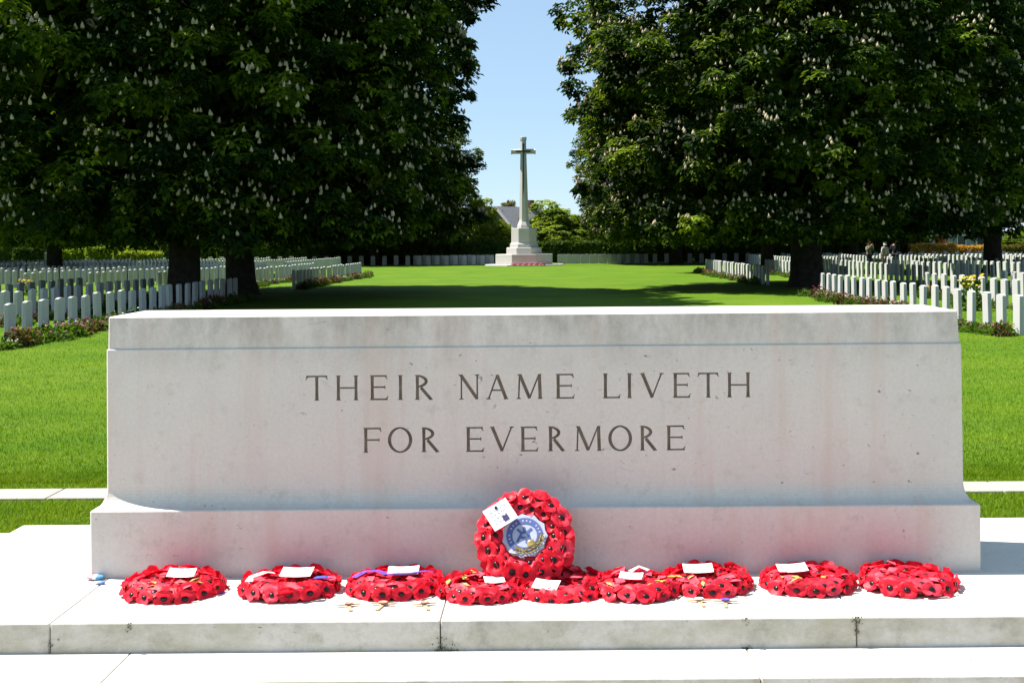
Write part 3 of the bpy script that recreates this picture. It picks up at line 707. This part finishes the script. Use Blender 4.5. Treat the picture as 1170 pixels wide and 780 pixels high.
border(-10.5, 56, 77, 'along the far end of the left front row', (4, 4, 1, 1, 0), .5)
border(9.2, 57, 80, 'along the far end of the right front row', (2, 4, 1, 2, 0), .5)
border(-13.3, 32, 46, 'along the second headstone row, left side', (3, 1, 2, 5, 1), .6)
border(12.7, 36, 46, 'along the second headstone row, right side', (2, 2, 2, 4, 1), .6)
border(-13.3, 57, 77, 'along the far second row, left side', (2, 1, 1, 6, 0), .6)
border(12.7, 57, 79, 'along the far second row, right side', (1, 1, 1, 7, 1), .6)
p = at(1108, 322, 36); put_plant(4, p.x, 36, 2.0, 'standing tall between the right headstone rows')
p = at(30, 318, 52); put_plant(4, p.x, 52, 1.6, 'standing tall among the left headstones')

# ------------------------------------------------------------------ poppy wreaths
def poppy_mesh(seed):
    rr = random.Random(seed); mb = MB(); n, k = 20, 5; vs_, fs = [], []
    for layer in range(2):
        off = rr.random()*6.28; b = len(vs_); vs_.append((0, 0, .002+.002*layer))
        for i in range(1, k+1):
            f = i/k
            for j in range(n):
                a = off+2*math.pi*j/n
                lob = abs(math.cos(a-off))**.5  # two petals per layer
                r_ = .041*f*(.52+.48*lob)*(1+.05*math.sin(5*a+seed)*f)
                z_ = .004*layer+.012*f**1.8*(.6+.4*lob)+.0045*math.sin(3*a+seed+layer*2)*f*f-.012*max(0, f-.75)*4*lob*rr.random()
                vs_.append((r_*math.cos(a), r_*math.sin(a), z_))
        for j in range(n): fs.append((b, b+1+j, b+1+(j+1) % n))
        for i in range(k-1):
            for j in range(n):
                p0 = b+1+i*n+j; p1 = b+1+i*n+(j+1) % n; fs.append((p0, p1, p1+n, p0+n))
    # rotate second layer by 90 degrees
    h = 1+n*k
    vs_ = vs_[:h]+[(-y, x, z+.003) for x, y, z in [vs_[h]]+vs_[h+1:]]
    mb.add(vs_, fs); return mb.me('poppy', M_poppy, True)
POP = [poppy_mesh(s) for s in range(6)]
def centre_mesh():
    mb = MB(); mb.loft([mb.ngon(0, 0, r_, 10, z_) for r_, z_ in ((.0125, .003), (.0125, .009), (.009, .0125), (.003, .0135))]); return mb.me('poppy_centre', M_black, True)
PCM = centre_mesh()
def torus(R_, r_, zc, fl=1.0, n=40, m=10):
    mb = MB(); mb.add([((R_+r_*math.cos(b))*math.cos(a), (R_+r_*math.cos(b))*math.sin(a), zc+r_*fl*math.sin(b)) for a in [2*math.pi*i/n for i in range(n)] for b in [2*math.pi*j/m for j in range(m)]],
       [(i*m+j, ((i+1) % n)*m+j, ((i+1) % n)*m+(j+1) % m, i*m+(j+1) % m) for i in range(n) for j in range(m)]); return mb
WB = torus(.132, .046, .024, .5).me('wreath_ring', M_wreathbase, True)
FLAT = ((15, .172, .034, R(78), .98), (14, .138, .044, R(30), 1.0), (11, .090, .038, R(-8), 1.0), (4, .038, .028, R(0), .85))
UPR = ((16, .172, .030, R(50), 1.0), (16, .158, .048, R(22), 1.0), (14, .118, .046, R(-12), .80))
def wreath(loc, rot, seed, label, sc=1.0, rows=FLAT):
    rr = random.Random(seed)
    t = empty('poppy_wreath', loc, rot, label=label, cat='wreath', group='red poppy wreaths on the memorial platform'); t.scale = (sc, sc, sc)
    link('wreath_ring', WB, t)
    for n, R_, z_, tilt, s in rows:
        ph = rr.random()*6
        for i in range(n):
            a = ph+2*math.pi*(i+rr.gauss(0, .07))/n; R2 = R_+rr.gauss(0, .004); tl = tilt+rr.gauss(0, .12)
            nrm = Vector((math.cos(a)*math.sin(tl), math.sin(a)*math.sin(tl), math.cos(tl)))
            q = nrm.to_track_quat('Z', 'Y').to_matrix().to_4x4() @ Matrix.Rotation(rr.random()*6.28, 4, 'Z')
            o = link('poppy', POP[rr.randrange(6)], t)
            o.matrix_local = Matrix.Translation((math.cos(a)*R2, math.sin(a)*R2, z_+rr.gauss(0, .003))) @ q @ Matrix.Scale(s*rr.uniform(.92, 1.14), 4)
            link('poppy_centre', PCM, o)
    return t
def strip(pts, wid, up=(0, 0, 1), th=.0012):
    mb = MB(); pts = [Vector(p) for p in pts]; rings = []
    for i, p in enumerate(pts):
        d = (pts[min(i+1, len(pts)-1)]-pts[max(i-1, 0)]).normalized(); s = d.cross(Vector(up)).normalized()*wid/2; n = Vector(up)*th/2
        rings.append([tuple(p-s-n), tuple(p+s-n), tuple(p+s+n), tuple(p-s+n)])
    mb.loft(rings); return mb
def card(t, x, y, z, w_, h_, rz, tilt=0, curl=.004, pin=False, marks=True):
    mb = MB(); n = 6; rings = []
    for i in range(n+1):
        u = -w_/2+w_*i/n; zz = curl*((2*i/n-1)**2); rings.append([(u, -h_/2, zz), (u, h_/2, zz+.001), (u, h_/2, zz+.0022), (u, -h_/2, zz+.0012)])
    mb.loft([r[::-1] for r in rings]); o = mb.obj('card', M_card, t)
    o.location = (x, y, z); o.rotation_euler = (tilt, 0, rz)
    mb = MB(); q = random.Random(int(abs(x*1e4+rz*1e3)))
    for k in range(4):
        u = -w_*.34
        while u < w_*.30:
            l_ = w_*q.uniform(.06, .16); v_ = h_*(.26-.17*k)
            mb.box(u, u+l_, v_, v_+.0022, curl*.45+.0026, curl*.45+.0032) if abs(u) > w_*.26 else mb.box(u, u+l_, v_, v_+.0022, .0026, .0032)
            u += l_+w_*.03
    mb.obj('handwriting', M_pen, o)
    if marks:
        mb = MB(); mb.box(.0, w_*.22, -h_*.36, -h_*.12, .0024, .0032); 
        mb.obj('card_print', M_ink, o)
    if pin:
        mb = MB(); mb.loft([mb.ngon(0, h_*.34, r_, 10, z_) for r_, z_ in ((.006, .002), (.006, .006), (.003, .008))]); mb.obj('pin', M_black, o)
    return o
def small_leaf(t, x, y, z, rz, s=.03, tilt=.3, m=None):
    kx = .35 if m is None else .8
    mb = MB(); mb.loft([[(-s, -.001, 0), (0, -s*kx, .004), (s, 0, 0), (0, s*kx, .004)], [(-s, -.001, .0012), (0, -s*kx, .0052), (s, 0, .0012), (0, s*kx, .0052)]])
    o = mb.obj('paper_leaf' if m is None else 'loose_petal', m or M_leafgold, t); o.location = (x, y, z); o.rotation_euler = (tilt, .2, rz)
ZP = 0.630
# (px centre, px front edge y, width px, card(dx px, ...), extras, label)
WR = [
 (198, 686, 120, (.02, .065, .085, .055, .05), 'leaf', 'flat poppy wreath farthest left, with pink tinged petals and pale card'),
 (331, 683, 120, (.02, .065, .098, .065, -.03), 'blue', 'flat poppy wreath second from left, with blue and white ribbon'),
 (451, 682, 116, (.03, .075, .10, .06, .02), 'purple', 'flat poppy wreath with purple ribbon loops below a white card'),
 (551, 692, 110, (.05, .02, .07, .045, .2), 'gold', 'poppy wreath with gold paper leaves, left of and below the upright wreath'),
 (640, 690, 114, (-.055, -.055, .085, .055, -.30), 'none', 'poppy wreath directly below the upright wreath, card askew'),
 (727, 690, 110, (-.02, .05, .08, .05, -.2), 'pen', 'poppy wreath right of the upright one, with pink lilac petals on top'),
 (808, 680, 112, (-.03, .075, .10, .06, 0.0), 'leaf', 'flat poppy wreath with gold leaves, third from the right end'),
 (923, 678, 114, (-.05, .08, .098, .058, .03), 'gold2', 'flat poppy wreath with curled card and gold leaves, second from right'),
 (1037, 680, 119, None, 'none', 'flat poppy wreath at the far right end, without any card')]
for i, (px, py, wp, cd, ex, lab) in enumerate(WR):
    yv = py+ROLL*(px-VX); Yf = (EYE-ZP)*F/(yv-VY); wm = wp*(Yf+.19)/F; sc = wm/.405
    Yc = min(Yf+.192*sc, BY0-.205*sc)
    X = (px-ROLL*(py-VY)-VX)*Yc/F
    rt = wreath((X, Yc, ZP+.004), (R(pr.uniform(-1, 3)), R(pr.uniform(-2, 2)), pr.random()*.0), 300+i, lab, sc); rt.scale.z = sc*.70
    for k in range(7):
        a = pr.uniform(0, 6.28); r_ = pr.uniform(.06, .17); small_leaf(rt, r_*math.cos(a), r_*math.sin(a), .066+pr.random()*.006, pr.random()*6, pr.uniform(.02, .034), pr.uniform(-.4, .4), M_pinkpet)
    if i == 4: rt.rotation_euler.x = R(7)
    if cd: card(rt, cd[0], cd[1]-.02, .076, cd[2]*1.22, cd[3]*1.25, cd[4], tilt=R(16), curl=.006, marks=False)
    if ex in ('leaf', 'gold', 'gold2', 'pen'):
        q = random.Random(900+i)
        for k in range(9 if ex == 'gold' else 5):
            a = q.uniform(-2.9, -.2) if ex != 'gold' else q.uniform(1.8, 4.2); r_ = q.uniform(.08, .15); small_leaf(rt, r_*math.cos(a), r_*math.sin(a), .068+q.random()*.008, q.random()*6, q.uniform(.018, .032))
    if ex == 'blue':
        strip([(-.15, -.07, .05), (-.14, -.01, .075), (-.10, .04, .082), (-.07, .06, .07)], .03).obj('ribbon', M_ribwhite, rt)
        strip([(.10, -.02, .072), (.14, -.03, .078), (.165, -.01, .07)], .035).obj('ribbon', M_ribblue, rt)
    if ex == 'purple':
        strip([(-.16, .0, .066), (-.12, .045, .082), (-.07, .05, .082), (-.04, .03, .075)], .028).obj('ribbon', M_purple, rt)
        strip([(-.05, .02, .074), (.05, .018, .076), (.12, .04, .08), (.15, .05, .07)], .018).obj('ribbon', M_purple, rt)
    if ex == 'pen':
        strip([(-.02, .11, .075), (.02, .13, .10), (.06, .11, .085)], .03).obj('ribbon', M_ribwhite, rt)
        strip([(.05, .10, .075), (.02, .06, .082), (.03, -.01, .07)], .006).obj('pencil_stick', M_ink, rt)
    if i == 0: strip([(.16, -.02, .03), (.20, -.03, .004), (.235, -.02, .003)], .03).obj('ribbon', M_ribblue, rt)

# upright wreath
up_t = R(57)
cpt = at(600, 617, 5.265)
ut = wreath((cpt.x, 5.262, cpt.z), (up_t, 0, R(-1)), 555, 'upright poppy wreath with blue round emblem leaning on the memorial stone', 1.0, UPR)
mb = MB(); n = 22
mb.loft([[((.088+.004*math.cos(j*math.pi))*math.cos(2*math.pi*j/n), (.088+.004*math.cos(j*math.pi))*math.sin(2*math.pi*j/n), z_) for j in range(n)] for z_ in (.052, .056)])
em = mb.obj('emblem_disc', M_lilac, ut)
def flat_ring(r0, r1, z0, z1, n=40, cx=0, cy=0):
    mb = MB(); P = []
    for r_, z_ in ((r0, z0), (r1, z0), (r1, z1), (r0, z1)): P.append(mb.ngon(cx, cy, r_, n, z_))
    vs_ = [p for r_ in P for p in r_]; fs = [(a*n+j, a*n+(j+1) % n, ((a+1) % 4)*n+(j+1) % n, ((a+1) % 4)*n+j) for a in range(4) for j in range(n)]
    mb.add(vs_, fs); return mb
flat_ring(.049, .073, .0565, .0582).obj('emblem_ring', M_blue, em)
mb = MB(); q = random.Random(4)   # worn figure of strokes inside the ring
for a, b in (((-.03,-.028),(-.012,.01)),((-.012,.01),(.012,.016)),((.012,.016),(.028,.03)),((.012,.016),(.02,-.012)),((-.012,.01),(-.03,.026)),((.02,-.012),(.006,-.03)),((-.02,-.006),(.006,-.012)),((.0,.012),(-.004,.036))):
    for pc in [seg(a, b, .009)]:
        z0 = .0565+q.random()*4e-4; mb.add([(x_, y_, z0) for x_, y_ in pc]+[(x_, y_, z0+.0016) for x_, y_ in pc], [(3,2,1,0),(4,5,6,7),(0,1,5,4),(1,2,6,5),(2,3,7,6),(3,0,4,7)])
mb.obj('emblem_figure', M_blue, em)
mb = MB()   # pale dashes round the ring where the lettering was
for k in range(26):
    a = 2*math.pi*k/26; c_, s_ = math.cos(a), math.sin(a)
    w_ = .0028; pc = [(r_*c_-s_*w_*t, r_*s_+c_*w_*t) for r_, t in ((.0575, -1), (.0645, -1), (.0645, 1), (.0575, 1))]
    if k % 4: mb.add([(x_, y_, .0584) for x_, y_ in pc]+[(x_, y_, .0590) for x_, y_ in pc], [(0,1,2,3),(4,5,6,7),(0,1,5,4),(1,2,6,5),(2,3,7,6),(3,0,4,7)])
mb.obj('emblem_lettering', M_lilac, em)
mb = MB(); q = random.Random(8)
for k in range(22):
    a = R(-125)+R(125)*k/21; r_ = .060+.012*(k % 2); x_, y_ = r_*math.cos(a), r_*math.sin(a); d = a+math.pi/2+q.uniform(-.8, .8); s = .012
    mb.add([(x_-s*math.cos(d), y_-s*math.sin(d), .060), (x_-.4*s*math.sin(d), y_+.4*s*math.cos(d), .065), (x_+s*math.cos(d), y_+s*math.sin(d), .061), (x_+.4*s*math.sin(d), y_-.4*s*math.cos(d), .065)], [(0, 3, 2, 1)])
mb.loft([mb.ngon(.026, -.034, r_, 12, z_) for r_, z_ in ((.017, .059), (.017, .062), (.009, .065))])
mb.obj('gold_sprig', M_gold, em)
card(ut, -.097, .075, .088, .108, .098, R(33), 0, .003, pin=True)

# small wreaths at the cross
WS = torus(.21, .075, .06, .8, 18, 6)
ws = WS.me('wreath', M_wreathbase, True); ws.materials.clear(); ws.materials.append(plain('far_poppy', (0.62, 0.02, 0.05), .6, (.45, .01, .03), 12))
for k in range(6):
    o = link('poppy_wreath', ws, None, None, (cr.location.x-.75+.44*k, cr.location.y-2.34-.40+.02*(k % 2) - .15, .10), (0, 0, k))
    tag(o, 'small far red wreath in the row lying at the cross foot', 'wreath', 'red wreaths at the foot of the cross')

# ------------------------------------------------------------------ little wooden crosses on the platform
def token(px, py, rz, lab, petal):
    yv = py+ROLL*(px-VX); Y = (EYE-ZP)*F/(yv-VY); X = (px-ROLL*(py-VY)-VX)*Y/F
    t = empty('wooden_cross', (X, Y, ZP+.001), (0, 0, rz), label=lab, cat='wooden cross', group='little wooden crosses on the platform')
    mb = MB(); mb.box(-.007, .007, -.055, .045, .0, .005, .001); mb.obj('upright', M_wood, t)
    mb = MB(); mb.box(-.045, .045, .012, .024, .0052, .009, .001); mb.obj('crossbar', M_wood, t)
    mb = MB(); mb.loft([[(x_*1.0, y_*.8+.018, z_) for x_, y_, z_ in mb.ngon(0, 0, r_, 9, z0)] for r_, z0 in ((.008, .0092), (.019, .014), (.016, .0155), (.004, .0115))]); mb.obj('poppy', petal, t)
token(399, 694, .25, 'tiny wooden cross on the platform, left one of the front three', M_pinkp)
token(436, 693, -.2, 'tiny wooden cross on the platform, middle one of the front three', M_pinkp)
token(486, 693, .3, 'tiny wooden cross beside the gold leaved wreath, right one of three', M_pinkp)
token(800, 689, .15, 'tiny wooden cross with pale petal below the third wreath from right', M_card)
token(829, 690, -.1, 'tiny wooden cross with purple petal in front of the right wreaths', M_purple)
def pebble(px, py, s, mat, lab):
    yv = py+ROLL*(px-VX); Y = (EYE-ZP)*F/(yv-VY); X = (px-ROLL*(py-VY)-VX)*Y/F
    mb = MB(); rg = [(math.sin(math.pi*i/7), -math.cos(math.pi*i/7)) for i in range(8)]
    mb.loft([mb.ngon(0, 0, max(r_, .02)*s*(1+.05*i), 12, (z_+1)*s*.42) for i, (r_, z_) in enumerate(rg)])
    o = mb.obj('painted_pebble', mat, None, True); o.location = (X, Y, ZP); o.scale = (1.25, .85, 1); tag(o, lab, 'pebble')
def pebble_mat(name, a, b, c):
    m, t, p = base(name, .4); s = nd(t, 'ShaderNodeSeparateXYZ'); t.links.new(coord(t), s.inputs[0])
    mr = nd(t, 'ShaderNodeMapRange'); mr.inputs['From Min'].default_value = -.03; mr.inputs['From Max'].default_value = .03; t.links.new(s.outputs['X'], mr.inputs['Value'])
    cc = ramp(t, mr.outputs[0], [(0, a), (.42, b), (.62, c)]); cc.node.color_ramp.interpolation = 'CONSTANT'
    t.links.new(cc, p.inputs['Base Color']); return m
pebble(109, 662, .025, pebble_mat('pebble_paint', (.55, .25, .35), (.7, .7, .75), (.10, .32, .62)), 'small blue white and pink painted pebble by the left stone corner')
pebble(114, 667, .016, pebble_mat('pebble_paint_blue', (.7, .6, .7), (.2, .35, .65), (.12, .25, .55)), 'tiny bluish pebble in front of the painted pebble')

# ------------------------------------------------------------------ people
M_skin = plain('skin', (.50, .30, .22), .6)
M_hairg = plain('hair_grey', (.45, .43, .42), .8); M_hairb = plain('hair_brown', (.09, .055, .035), .8)
M_navy = plain('cloth_navy', (.02, .025, .04), .9); M_khaki = plain('cloth_sage', (.20, .22, .15), .9); M_pale = plain('cloth_pale', (.50, .50, .50), .9)
M_jean = plain('cloth_denim', (.035, .045, .08), .9); M_tan = plain('cloth_tan', (.26, .20, .14), .9); M_shoe = plain('shoe', (.03, .025, .02), .6)
def skinned(name, verts, edges, rads, mat, parent, lev=2):
    me = bpy.data.meshes.new(name); me.from_pydata(verts, edges, []); me.materials.append(mat)
    o = bpy.data.objects.new(name, me); COL.objects.link(o)
    sm = o.modifiers.new('skin', 'SKIN'); sm.use_smooth_shade = True
    for i, v in enumerate(me.skin_vertices[0].data):
        r_ = rads[i]; v.radius = r_ if isinstance(r_, tuple) else (r_, r_); v.use_root = (i == 0)
    sb = o.modifiers.new('sub', 'SUBSURF'); sb.levels = lev; sb.render_levels = lev
    d = bpy.context.evaluated_depsgraph_get(); m2 = bpy.data.meshes.new_from_object(o.evaluated_get(d))
    bpy.data.objects.remove(o); m2.name = name
    return link(name, m2, parent)
def person(px, Y, rz, H, lab, top, trou, hair, arms, stride):
    p = at(px, 300, Y); s = H/1.75
    t = empty('person', (p.x, Y, 0), (0, 0, rz), label=lab, cat='person', group='people walking among the headstones'); t.scale = (s, s, s)
    # joints; figure faces -Y
    a = arms
    V = [(0,0,.95),(0,.01,1.15),(0,.01,1.38),(0,.0,1.50),(0,-.02,1.58),(0,-.03,1.67),(0,-.01,1.74)]
    E = [(0,1),(1,2),(2,3),(3,4),(4,5),(5,6)]; Rr = [(.16,.115),(.145,.10),(.165,.10),.055,.075,.088,.05]
    limbs = {}
    for sd in (-1, 1):
        b = len(V); V += [(sd*.19,.01,1.42)]+[(sd*x_, y_, z_) for x_, y_, z_ in a]; E += [(2,b),(b,b+1),(b+1,b+2),(b+2,b+3)]; Rr += [.062,.046,.034,.030]
        f = stride*sd; c = len(V); V += [(sd*.10,0,.88),(sd*.11,-f*.35-.02,.50),(sd*.11,-f+.0,.09),(sd*.12,-f-.13,.035)]; E += [(0,c),(c,c+1),(c+1,c+2),(c+2,c+3)]; Rr += [.095,.062,.042,.036]
        limbs[sd] = (b, c)
    skinned('body', V, E, Rr, M_skin, t)
    sv = lambda ids: [V[i] for i in ids]
    # jacket or shirt with sleeves
    b1, b2 = limbs[-1][0], limbs[1][0]
    ids = [0, 1, 2, b1, b1+1, b1+2, b2, b2+1, b2+2]
    ee = [(0,1),(1,2),(2,3),(3,4),(4,5),(2,6),(6,7),(7,8)]
    vv = sv(ids); vv[0] = (0, 0, .88)
    skinned('shirt', vv, ee, [(.185,.14),(.172,.125),(.195,.125),.082,.066,.05,.082,.066,.05], top, t)
    c1, c2 = limbs[-1][1], limbs[1][1]
    ids = [0, c1, c1+1, c1+2, c2, c2+1, c2+2]
    skinned('trousers', sv(ids), [(0,1),(1,2),(2,3),(0,4),(4,5),(5,6)], [(.172,.13),.112,.08,.062,.112,.08,.062], trou, t)
    for c in (c1, c2): skinned('shoe', [V[c+2], V[c+3]], [(0, 1)], [.055, .046], M_shoe, t, 1)
    skinned('hair', [(0, .02, 1.70), (0, .0, 1.755), (0, .045, 1.62)], [(0, 1), (0, 2)], [.098, .06, .07], hair, t)
    mb = MB()
    for x_, y_, z_, r_ in ((-.032,-.113,1.665,.009),(.032,-.113,1.665,.009)): mb.loft([mb.ngon(x_, y_, r_*k_, 8, z_+dz*r_) for k_, dz in ((.4,-1),(1,0),(.4,1))])
    mb.obj('eyes', M_black, t)
    mb = MB(); mb.add([(-.014,-.11,1.62),(.014,-.11,1.62),(0,-.142,1.622),(0,-.112,1.668)], [(0,2,3),(2,1,3),(0,1,2),(0,3,1)]); mb.obj('nose', M_skin, t)
    for sd in (-1, 1): # hands with fingers
        h = Vector(V[limbs[sd][0]+3]); d = (h-Vector(V[limbs[sd][0]+2])).normalized(); sx = Vector((0, 1, 0)) if abs(d.y) < .8 else Vector((1, 0, 0))
        sx = (sx-d*sx.dot(d)).normalized(); vv, ee, rr_ = [tuple(h), tuple(h+d*.05)], [(0, 1)], [.026, .032]
        for k in range(4):
            o_ = h+d*.075+sx*(k-1.5)*.019; i0 = len(vv); vv += [tuple(o_), tuple(o_+d*(.045-.006*abs(k-1.4))), tuple(o_+d*.07+sx.cross(d)*.02*sd)]; ee += [(1, i0), (i0, i0+1), (i0+1, i0+2)]; rr_ += [.010, .009, .008]
        i0 = len(vv); vv += [tuple(h+d*.03+sx*.04), tuple(h+d*.06+sx*.055)]; ee += [(0, i0), (i0, i0+1)]; rr_ += [.011, .009]
        skinned('hand', vv, ee, rr_, M_skin, t, 1)
    return t
HANG = [(.25,.03,1.14),(.25,-.06,.90),(.25,-.08,.86)]
RAISE = [(.27,-.08,1.22),(.13,-.30,1.46),(.10,-.31,1.51)]
BENT = [(.25,.04,1.16),(.19,-.20,1.10),(.17,-.24,1.10)]
person(993, 86, R(25), 1.74, 'person in a sage top with raised hands among the right headstones', M_khaki, M_jean, M_hairb, RAISE, .05)
person(1011, 86.5, R(200), 1.68, 'grey haired person in a pale top, middle of the three', M_pale, M_tan, M_hairg, HANG, .16)
person(1022.5, 85.5, R(160), 1.86, 'taller person in dark navy clothes, right of the three', M_navy, M_navy, M_hairb, BENT, .14)
